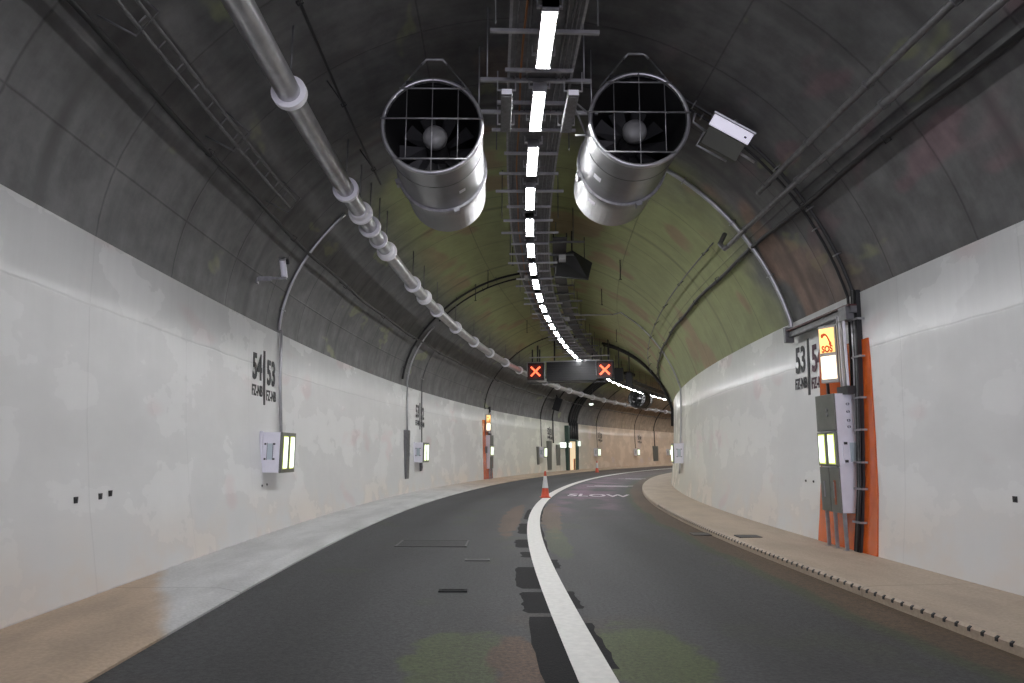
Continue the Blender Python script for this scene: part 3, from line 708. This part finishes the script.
# ================================================================ OVERHEAD LANE SIGN
GS = 39.4
g = thing('overhead_sign', 'long black electronic sign box with steel rails hung across both lanes', 'overhead sign', P(GS, .25, 4.55), -frame(GS)[2])
m = MB(); m.box((-1.35, 0, -.52), (1.52, .45, .62)); m.build('display_case', M['dark'], g, bevel=.02)
m = MB()
for k in range(7): m.box((-1.30, -.03, -.46 + k*.14), (1.48, .0, -.42 + k*.14))
m.build('display_ribs', mat('satin black louvre', (.014, .014, .015), .5), g)
m = MB(); m.box((-2.35, -.05, .86), (2.3, .03, .92)); m.box((-1.5, -.05, .60), (1.7, .02, .66)); m.build('top_rail', M['steel'], g)
m = MB(); m.box((-2.5, .1, -.62), (2.4, .2, -.56)); m.build('lower_rail', M['dark'], g)
for x in (-1.9, -.9, .3, 1.3, 2.2):
    zc = CZ + math.sqrt(RR**2 - (.25+x-CO)**2) - 4.55
    m = MB(); m.box((x-.035, .1, .6), (x+.035, .2, zc+.05)); m.build('hanger_post', M['dark'], g)
for x, lab in ((-1.98, 'left'), (2.02, 'right')):
    sg = thing('lane_signal', 'square black lane signal showing a lit red cross, %s end of the overhead sign' % lab, 'lane signal', P(GS-.05, .25+x, 4.62), -frame(GS)[2])
    m = MB(); m.box((-.50, 0, -.50), (.50, .35, .50)); m.build('case', M['dark'], sg, bevel=.02)
    m = MB(); m.box((-.40, -.012, -.40), (.40, .002, .40)); m.build('face', M['crossback'], sg)
    m = MB()
    for an in (PI/4, -PI/4): m.box((-.38, -.03, -.05), (.38, -.012, .05), Matrix.Rotation(an, 4, 'Y'))
    m.build('red_cross', M['cross'], sg)
    m = MB(); m.box((-.50, -.16, .50), (.50, .10, .53)); m.box((-.5, -.1, .5), (-.47, .0, -.3)); m.build('visor', M['galv'], sg)
    m = MB(); m.box((-.25, .1, .5), (-.18, .18, 1.3)); m.box((.18, .1, .5), (.25, .18, 1.3)); m.build('hanger_post', M['dark'], sg)
for x, z_, w in ((2.9, 4.5, .5), (3.5, 4.2, .4)):
    t = thing('equipment_cabinet', 'dark hanging cabinet right of the overhead sign, %s' % ('closest to the red cross' if x < 3 else 'farther right of the two'), 'equipment box', P(GS+1.5, x, z_), -frame(GS)[2])
    m = MB(); m.box((-w/2, 0, -.4), (w/2, .5, .4)); m.build('body', M['dark'], t, bevel=.02)
    zc = CZ + math.sqrt(RR**2 - (x-CO)**2) - z_; m = MB(); m.box((-.03, .2, .4), (.03, .26, zc+.05)); m.build('hanger_post', M['dark'], t)

# ================================================================ WALL LIGHT BOXES
def light_box(s, side, label):
    loc, rz = wall_frame(s, side); t = thing('wall_light_box', label, 'light box', loc, rz)
    fill(t); return t
def box_parts(t, side):
    # local: x along wall, y negative = out into the tunnel
    sx = 1
    m = MB(); m.box((-.38, -.36, -.37), (.38, .12, .34)); m.build('body', M['lav'], t, bevel=.01)
    for s_ in (-1, 1):
        m = MB(); m.box((s_*.38 - .012, -.36, -.39), (s_*.38 + .012, .04, .36)); m.box((s_*.40-.03, -.03, -.42), (s_*.40+.03, .03, .38)); m.build('end_frame', M['lav'], t)
        x = s_*.395
        m = MB(); m.box((x-.006, -.22, -.15), (x+.006, -.12, .15)); m.build('side_window', M['glass'], t)
        m = MB()
        for y in (-.25, -.08):
            for z in (-.14, .14): m.box((x-.012, y-.016, z-.016), (x+.012, y+.016, z+.016))
        m.box((x-.006, -.228, -.16), (x+.006, -.222, .16)); m.box((x-.006, -.118, -.16), (x+.006, -.112, .16))
        m.build('latch', M['dark'], t)
    m = MB()
    m.box((-.40, -.395, -.40), (.40, -.355, .36)); m.build('front_frame', M['grey'], t, bevel=.006)
    for x in (-.19, .19):
        m = MB(); m.box((x-.125, -.402, -.33), (x+.125, -.397, .29)); p = m.build('light_panel', M['litrim'], t)
        m = MB(); m.box((x-.105, -.407, -.31), (x+.105, -.401, .27)); m.build('lamp', M['lit'], p)
loc, rz = wall_frame(13.45, -1); lb = thing('wall_light_box', 'pale box with two lit vertical panels on the left wall, nearest of all', 'light box', loc, rz, 'light boxes along the walls')
box_parts(lb, -1)
for s_, sd, lab in ((26.7, -1, 'pale box with lit panels on the left wall beside a tall grey plate'), (50.9, -1, 'small light box on the left wall past the left emergency phone cabinet'), (65.5, -1, 'small light box just right of the lit doorway, behind the far cone'), (77.6, -1, 'small light box on the far wall, second from the right edge of the bend'), (88.5, -1, 'tiny light box peeking out left of the right wall bend'), (27.8, 1, 'pale box with lit edge where the right wall bends out of sight')):
    loc, rz = wall_frame(s_, sd); dup(lb, loc, rz, lab, 'light boxes along the walls')
for o in [x for x in C.objects if x.get('group') == 'light boxes along the walls']: del o['group']
def plate(s, side, z0, z1, w, label, mt=None, name='wall_cabinet', d=.07):
    h = frame(s)[2]; zc = (z0+z1)/2; loc = P(s, wall_o(zc, side, s), zc); rz = (PI/2 - h if side < 0 else -PI/2 - h)
    t = thing(name, label, 'wall cabinet', loc, rz); m = MB(); hh_ = (z1-z0)/2
    q_ = abs(wall_o(z1, side, s) - wall_o(z0, side, s))/2 + .01; d = d*.5 + q_
    m.box((-w/2, -d, -hh_), (w/2, q_ + .02, hh_)); m.build('case', mt or M['grey'], t, bevel=.01)
    m = MB(); m.box((-w/2+.04, -d-.015, -hh_+.05), (w/2-.04, -d+.002, hh_-.05)); dd = m.build('door', mt or M['grey'], t)
    m = MB(); m.box((w/2-.09, -d-.035, -.06), (w/2-.065, -d-.01, .06)); m.build('handle', M['galv'], dd)
    return t
plate(25.2, -1, -.98, .80, .42, 'tall narrow grey cabinet left of the second light box', M['dgalv'])
plate(27.15, -1, -.75, -.42, .25, 'small grey plate just under the second light box', M['dgalv'])
plate(52.9, -1, -1.35, .85, 1.0, 'tall grey wall cabinet, nearer of the two before the lit doorway')
plate(55.2, -1, -1.05, .60, .9, 'tall grey wall cabinet, closer to the lit doorway')
plate(84.2, -1, -1.05, .70, 1.6, 'grey wall cabinet on the far tan wall near the bend')
plate(50.1, -1, -.9, .40, .45, 'narrow grey plate beside the third left light box')
# little anchor plates
for s_, sd, z_, lab in ((7.5, -1, -.51, 'tiny dark square anchor on the left wall, leftmost of three'), (7.95, -1, -.50, 'tiny dark square anchor on the left wall, middle of three'), (8.15, -1, -.48, 'tiny dark square anchor on the left wall, rightmost of three'), (13.0, -1, -.63, 'tiny dark bolt under the nearest light box, left'), (13.25, -1, -.62, 'tiny dark bolt under the nearest light box, right'), (7.5, 1, -.49, 'tiny dark square anchor on the right wall at the right edge'), (12.95, 1, -.50, 'tiny dark anchor left of the phone cabinet, farther'), (12.6, 1, -.50, 'tiny dark anchor left of the phone cabinet, nearer'), (5.2, -1, 1.2, 'small dark slot high on the left wall near the camera')):
    h = frame(s_)[2]; loc = P(s_, wall_o(z_, sd, s_), z_); rz = PI/2 - h if sd < 0 else -PI/2 - h
    m = MB(); q = .03 if 'square' in lab else .018; m.box((-q, -.012, -q*1.1), (q, .03, q*1.1)); m.box((-q*.4, -.02, -q*.4), (q*.4, -.01, q*.4))
    b = m.build('anchor_plate', M['dark']); b.location = loc; b.rotation_euler = (0, 0, rz); tag(b, lab, 'wall anchor')

# ================================================================ DISTANCE NUMBERS ON THE WALLS
def stencil(s, side, left_txt, right_txt, label, right_mat=None):
    h = frame(s)[2]; z0 = 1.42 if side < 0 else 1.60; loc = P(s, wall_o(z0, side, s) - side*.012, z0); rz = PI/2 - h if side < 0 else -PI/2 - h
    t = thing('wall_number', label, 'wall number', loc, rz)
    lean = (wall_o(2.0, side, s) - wall_o(1.0, side, s)) * -side      # y change per metre of height
    def put(me, name, mt, x, z):
        me.name = name
        for v in me.vertices:
            X_, Y_, Z_ = v.co; zz_ = z + Y_; v.co = (x + X_, -Z_ - lean*zz_*-1*0 + abs(lean)*zz_*(1), zz_)
        me.materials.append(mt); o = bpy.data.objects.new(name, me); C.objects.link(o); o.parent = t
    m = MB(); m.box((-.045, -.004, -.53), (.045, .004, .53))
    m.v = [(x, y + abs(lean)*z, z) for x, y, z in m.v]; m.build('bar', M['num'], t)
    put(text_mesh(left_txt, .68, .003, .70, .02), 'numeral', M['num'], -.36, .15)
    put(text_mesh(right_txt, .68, .003, .70, .02), 'numeral', right_mat or M['num'], .38, .10)
    put(text_mesh('FZ-NB', .28, .003, .70, .008), 'zone_code', M['num'], -.36, -.29)
    put(text_mesh('FZ-NB', .28, .003, .70, .008), 'zone_code', right_mat or M['num'], .38, -.34)
    return t
stencil(13.3, -1, '54', '53', 'stencilled 54 and 53 either side of a dark bar, near left wall')
stencil(27.15, -1, '53', '52', 'small stencilled numbers above the second light box on the left wall')
stencil(12.75, 1, '53', '54', 'stencilled 53 beside a dark bar left of the orange phone station', M['numr'])
stencil(53.3, -1, '52', '51', 'tiny stencilled number above the grey cabinets before the lit doorway')
stencil(67.0, -1, '51', '50', 'tiny stencilled number on the far wall right of the lit doorway')
stencil(79.2, -1, '50', '49', 'tiny stencilled number farthest along the tan wall')

# ================================================================ EMERGENCY PHONE STATION
def sos_station(s, side, which):
    h = frame(s)[2]; rz = PI/2 - h if side < 0 else -PI/2 - h
    loc = P(s, wall_o(-1.48, side, s), -1.49)
    def fr(name, label, cat): return thing(name, label, cat, loc, rz)
    B = 1.49                                                # local z of eye level
    def wy(z): return abs(wall_o(z - B, side, s) - wall_o(-1.48, side, s))
    # orange backing panel on the wall
    t = fr('orange_panel', 'tall orange painted backing panel behind the %s emergency phone cabinet' % which, 'wall panel')
    m = MB(); n = 6; vs = []
    for i in range(n+1):
        z = .0 + 3.28*i/n
        for x in (-.92, .98 - .22*i/n): vs += [(x, wy(z) + .03, z), (x, wy(z) - .02, z)]
    fs = []
    for i in range(n):
        a = 4*i; b = 4*(i+1); fs += [(a+1, a+3, b+3, b+1), (a, b, b+2, a+2), (a, a+1, b+1, b), (a+2, b+2, b+3, a+3)]
    fs += [(0, 2, 3, 1), (4*n, 4*n+1, 4*n+3, 4*n+2)]
    m.add(vs, fs); m.build('sheet', M['orange'], t)
    # phone cabinet
    c = fr('emergency_phone_cabinet', 'tall grey cabinet with lit panels standing at the %s orange panel' % which, 'emergency cabinet')
    yo, yi = -.17, .16
    m = MB(); m.box((-.27, yo, B-.92), (.36, yi, B+.95)); m.build('body', M['lav'], c, bevel=.012)
    m = MB(); m.box((-.28, yo-.03, B+.36), (.37, yo, B+.95)); d1 = m.build('upper_door', M['grey'], c, bevel=.008)
    m = MB()
    for z in (.62, .70): m.lathe([(0, yo-.045), (.028, yo-.045), (.028, yo-.03)], 14, Matrix.Translation((.13, 0, B+z)), smooth=False)
    m.build('round_lock', M['hub'], d1)
    for x0, x1 in ((-.28, .035), (.055, .37)):
        m = MB(); m.box((x0, yo-.03, B-.92), (x1, yo, B-.22)); d = m.build('lower_door', M['grey'], c, bevel=.008)
        m = MB(); m.box(((x0+x1)/2-.02, yo-.045, B-.7), ((x0+x1)/2+.0, yo-.03, B-.45)); m.build('handle', M['galv'], d)
    m = MB(); m.box((.19, yo-.036, B-.80), (.25, yo-.030, B-.42)); m.build('orange_decal', M['decal'], c)
    m = MB(); m.box((-.28, yo-.035, B-.20), (.37, yo, B+.34)); fp = m.build('light_frame', M['grey'], c, bevel=.006)
    for x in (-.125, .205):
        m = MB(); m.box((x-.105, yo-.043, B-.17), (x+.105, yo-.035, B+.31)); m.build('lamp_edge', M['litrim'], fp)
        m = MB(); m.box((x-.085, yo-.050, B-.145), (x+.085, yo-.042, B+.285)); m.build('lamp', M['lit'], fp)
    m = MB(); m.box((.36, -.10, B-.16), (.385, .13, B+.20)); m.build('side_frame', M['lav'], c)
    m = MB(); m.box((.375, .0, B-.13), (.39, .11, B+.17)); m.build('side_window', M['glass'], c)
    m = MB()
    for z in (-.12, .16): m.box((.38, -.09, B+z-.02), (.40, -.04, B+z+.02))
    m.build('latch', M['dark'], c)
    m = MB()
    for z in (.78, .66, .52, .42): m.lathe([(0, 0), (.022, 0), (.022, .03)], 10, Matrix.Translation((.355, .02, B+z)) @ Matrix.Rotation(PI/2, 4, 'Z') @ Matrix.Scale(-1, 4, (0, 1, 0)), smooth=False)
    m.build('cable_gland', M['dark'], c)
    for x, y in ((-.24, yo+.03), (.04, yo+.03), (.33, yo+.04), (-.24, yi-.04)):
        m = MB(); m.box((x-.022, y-.022, .0), (x+.022, y+.022, B-.90)); m.box((x-.05, y-.05, 0), (x+.05, y+.05, .012)); m.build('leg', M['galv'], c)
    m = MB(); m.box((-.50, -.03, B-.06), (-.30, .25, B+.32)); m.build('side_recess', M['dgalv'], c)
    # lit signs on a steel post frame above
    q = fr('emergency_phone_sign', 'lit yellow SOS telephone sign over the %s emergency cabinet' % which, 'lit sign')
    yy0 = .02
    def turn(vs):          # the sign box stands turned towards the traffic
        th = .52 if side > 0 else -.62; c_, s_n = math.cos(th), math.sin(th); px_ = .17 if side > 0 else -.43; k_ = .53; out = []
        for x, y, z in vs:
            a_, b_ = (x - px_)*k_, y - yy0
            out.append((px_ + a_*c_ - b_*s_n - (.03 if side > 0 else 0), yy0 + a_*s_n + b_*c_, z))
        return out
    m = MB(); m.box((-.43, yy0, B+1.16), (.17, yy0+.09, B+2.12)); m.v = turn(m.v); m.build('sign_case', M['lightgrey'], q, bevel=.008)
    m = MB(); m.box((-.385, yy0-.012, B+1.66), (.125, yy0+.002, B+2.07)); m.v = turn(m.v); fc = m.build('telephone_face', M['sosy'], q)
    m = MB(); m.box((-.375, yy0-.012, B+1.22), (.130, yy0+.002, B+1.60)); m.v = turn(m.v); m.build('lower_face', M['sosw'], q)
    # handset: arc with two lobes
    m = MB(); arc = [(-.16 + .30*t_, .055 - .16*t_**1.9 + .035*math.sin(t_*PI)) for t_ in np.linspace(0, 1, 9)]
    w = [.026, .024, .02, .018, .018, .018, .02, .024, .026]
    up = []; dn = []
    for i, (x, z) in enumerate(arc):
        a_ = arc[max(i-1, 0)]; b_ = arc[min(i+1, 8)]; tx, tz = b_[0]-a_[0], b_[1]-a_[1]; l = math.hypot(tx, tz); nx, nz = -tz/l, tx/l
        up.append((x+nx*w[i], z+nz*w[i])); dn.append((x-nx*w[i], z-nz*w[i]))
    M0 = Matrix.Translation((-.12, 0, B+1.90)) @ Matrix.Scale(.85, 4)
    M0 = Matrix.Translation((-.12, 0, B+1.90)) @ Matrix.Scale(.85, 4, (1, 0, 0))
    for i in range(8): m.prism([dn[i], dn[i+1], up[i+1], up[i]], yy0-.018, yy0-.011, M0)
    for cx, cz in ((-.19, .045), (.13, -.095)):
        m.prism([(cx + .05*math.cos(a_), cz + .036*math.sin(a_)) for a_ in np.linspace(0, 2*PI, 13)[:-1]], yy0-.018, yy0-.011, M0)
    m.v = turn(m.v); m.build('handset_symbol', M['sosink'], fc)
    me = text_mesh('SOS', .155, .003, 1.25, .006); me.name = 'sos_lettering'
    for v in me.vertices: v.co = turn([(v.co.x*1.15 - .13, yy0 - .015 - v.co.z, B + 1.715 + v.co.y)])[0]
    me.materials.append(M['sosink']); o = bpy.data.objects.new('sos_lettering', me); C.objects.link(o); o.parent = fc
    for x in (.20, .27, .34, .41):
        m = MB(); m.box((x-.016, .02, B+.98), (x+.016, .05, B+2.22)); m.build('steel_channel', M['lav'] if x in (.27, .41) else M['steel'], q)
    for lo, hi in (((-.40, .06, B+.93), (-.36, .10, B+1.2)), ((.10, .06, B+.93), (.14, .1, B+1.2)), ((.18, -.04, B+.93), (.52, .14, B+1.06))):
        m = MB(); m.box(lo, hi); m.build('support_foot', M['dark'], q)
    # black vertical cable tray
    v = fr('vertical_cable_tray', 'black vertical cable tray with steel clamps beside the %s emergency cabinet' % which, 'cable tray')
    m = MB(); m.box((.47, -.06, .0), (.58, .02, .9)); m.box((.47, -.06, .9), (.58, .02, 1.8)); m.box((.47, -.06, 1.8), (.58, .02, B+2.6)); lean_y(m, side, -1.48, -B, s); m.build('tray', M['dark'], v)
    for i, x in enumerate((.485, .525, .565)):
        m = MB(); m.tube([(x, -.085, q_) for q_ in (.02, .9, 1.8, 2.9, B+2.6)], .020, 8); lean_y(m, side, -1.48, -B, s); m.build('cable', M['black'] if i != 1 else M['dgalv'], v)
    m = MB(); m.tube([(.455, -.09, q_) for q_ in (B+.3, B+1., B+1.6, B+2.3)], .024, 8); lean_y(m, side, -1.48, -B, s); m.build('conduit', M['steel'], v)
    for z in (-1.05, -.55, -.15, .35, .85, 1.5, 2.1):
        m = MB(); m.box((.42, -.12, B+z), (.66, -.105, B+z+.03)); m.box((.65, -.12, B+z), (.67, .02, B+z+.03)); lean_y(m, side, -1.48, -B, s); m.build('clamp', M['galv'], v)
    # level trunking above the signs
    if side < 0: return
    u = fr('cable_trunking', 'level steel and dark maroon trunking above the %s phone sign' % which, 'cable tray')
    m = MB(); m.box((-1.85, .02, B+2.33), (.62, .16, B+2.36)); m.build('top_strip', mat('dark maroon steel %s' % which, (.07, .02, .02), .5), u)
    m = MB(); m.box((-1.85, .06, B+2.22), (.62, .16, B+2.33)); m.box((-1.90, .0, B+2.12), (-1.80, .16, B+2.42)); m.box((.30, .01, B+2.12), (.56, .16, B+2.34)); m.build('trunk', M['dgalv'], u)
sos_station(11.27, 1, 'right')
sos_station(38.7, -1, 'left')

# ================================================================ CROSS PASSAGE DOOR (left wall, far)
s_ = 58.6; h = frame(s_)[2]; loc = P(s_, wall_o(-1.48, -1, s_) , -1.50); rz = PI/2 - h
dr = thing('exit_doorway', 'green framed lit exit doorway on the far left wall under the cable bundle', 'doorway', loc, rz)
m = MB(); m.box((-1.45, -.22, 0), (-1.0, .3, 3.7)); m.box((.75, -.22, 0), (1.5, .3, 2.5)); m.box((-1.0, -.22, 2.4), (.75, .3, 2.6)); m.build('surround', M['green'], dr, bevel=.02)
m = MB(); m.box((-1.0, -.14, 0.02), (.75, -.10, 2.4)); m.build('lobby_opening', M['door'], dr)
m = MB(); m.box((-.98, -.17, .02), (-.86, -.14, 2.3)); m.box((.2, -.17, .02), (.6, -.14, .95)); m.build('door_leaf', M['cable_o'], dr)
for x, z, lab in ((-2.45, 1.82, 'left of the doorway'), (-1.0, 1.82, 'at the top left of the doorway'), (1.5, 1.98, 'at the top right of the doorway')):
    hx = thing('exit_lamp', 'small pale green lit exit lamp ' + lab, 'lit sign', P(s_, wall_o(.4, -1, s_), .4), rz)
    m = MB(); m.box((x-.26, -.35, z-1.9), (x+.26, .08, z-1.9+.5)); m.build('case', M['green'], hx, bevel=.02)
    m = MB(); m.box((x-.22, -.37, z-1.86), (x+.22, -.348, z-1.9+.46)); m.box((x-.285, -.33, z-1.86), (x-.26, -.03, z-1.9+.46)); m.build('lamp', M['lit'], hx)
dm = thing('dome_lamp', 'tiny white dome lamp under the ceiling pipe above the lit doorway', 'lamp', P(60.5, -3.1, 4.05), 0)
m = MB(); m.lathe([(0, 0), (.14, .02), (.2, .12), (.2, .16)], 16, Matrix.Rotation(PI/2, 4, 'X')); m.build('dome', M['lit'], dm)
m = MB(); m.tube([(0, 0, .1), (0, 0, .9)], .03, 6); m.build('stem', M['dark'], dm)
# dark speaker box left of it
t = thing('equipment_box', 'black box on a sloping strut on the far left lining above the grey cabinets', 'equipment box', P(53.0, -3.6, 3.75), -frame(53)[2])
m = MB(); m.box((-.3, -.3, -.6), (.3, .3, .4), Matrix.Rotation(.35, 4, 'Y')); m.build('body', M['dark'], t, bevel=.03)
m = MB(); m.tube([(-.05, 0, .3), (-.35, 0, 1.0)], .05, 6); m.build('strut', M['dark'], t)

# ================================================================ TRAFFIC CONES
def cone(s, o, label):
    z = roadz(o); t = thing('traffic_cone', label, 'traffic cone', P(s, o, z + (.008 if .7 < o < 1 else 0)), -frame(s)[2] + .3, )
    m = MB(); m.box((-.165, -.165, 0), (.165, .165, .035)); m.build('base', M['coner'], t, bevel=.012)
    Rz = Matrix.Rotation(PI/2, 4, 'X')
    def r(z_): return .145 - (z_-.03)*(.145-.028)/.92
    m = MB(); m.lathe([(.155, .03), (.152, .05)] + [(r(z_), z_) for z_ in (.05, .32, .34)] + [(r(.80), .80), (r(.92), .92), (0, .93)], 24, Rz); m.build('body', M['coner'], t)
    m = MB(); m.lathe([(r(.34)+.004, .34), (r(.76)+.004, .76)], 24, Rz); m.build('reflective_sleeve', M['conew'], t)
    return t
cone(25.1, .80, 'red and white traffic cone standing on the lane line, nearer of the two')
cone(56.2, -1.45, 'tiny red and white traffic cone in the far left lane before the bend')

# ================================================================ CAMERA, WORLD, LIGHT
cam = bpy.data.cameras.new('camera'); co = bpy.data.objects.new('camera', cam); C.objects.link(co)
f = 685.2; cam.sensor_fit = 'HORIZONTAL'; cam.sensor_width = 36; cam.lens = f/1024*36; cam.clip_start = .05; cam.clip_end = 400
pit = math.atan((451.96-341.5)/f)
co.location = (0, 0, H)
# roll measured -0.0035
Rm = Matrix.Rotation(PI/2 + pit, 4, 'X') @ Matrix.Rotation(.0035, 4, 'Z')
co.rotation_euler = Rm.to_euler()
bpy.context.scene.camera = co
sk = bpy.data.lights.new('fill_behind_camera', 'AREA'); sk.shape = 'RECTANGLE'; sk.size = 9; sk.size_y = 6; sk.energy = 2200; sk.color = (.86, .84, 1.)  # added fill light behind the camera, brightens faces turned to the viewer
so = bpy.data.objects.new('fill_behind_camera', sk); C.objects.link(so); so.location = P(-22, .8, 1.6); so.rotation_euler = (PI/2, 0, -frame(-22)[2])
w = bpy.data.worlds.new('world'); w.use_nodes = True; w.node_tree.nodes['Background'].inputs[0].default_value = (.5, .52, .55, 1); w.node_tree.nodes['Background'].inputs[1].default_value = .12
bpy.context.scene.world = w
vs = bpy.context.scene.view_settings
vs.view_transform = 'Standard'; vs.look = 'None'; vs.gamma = 1; vs.use_curve_mapping = False; vs.exposure = 0.0
bpy.context.scene.cycles.max_bounces = 8; bpy.context.scene.cycles.diffuse_bounces = 5
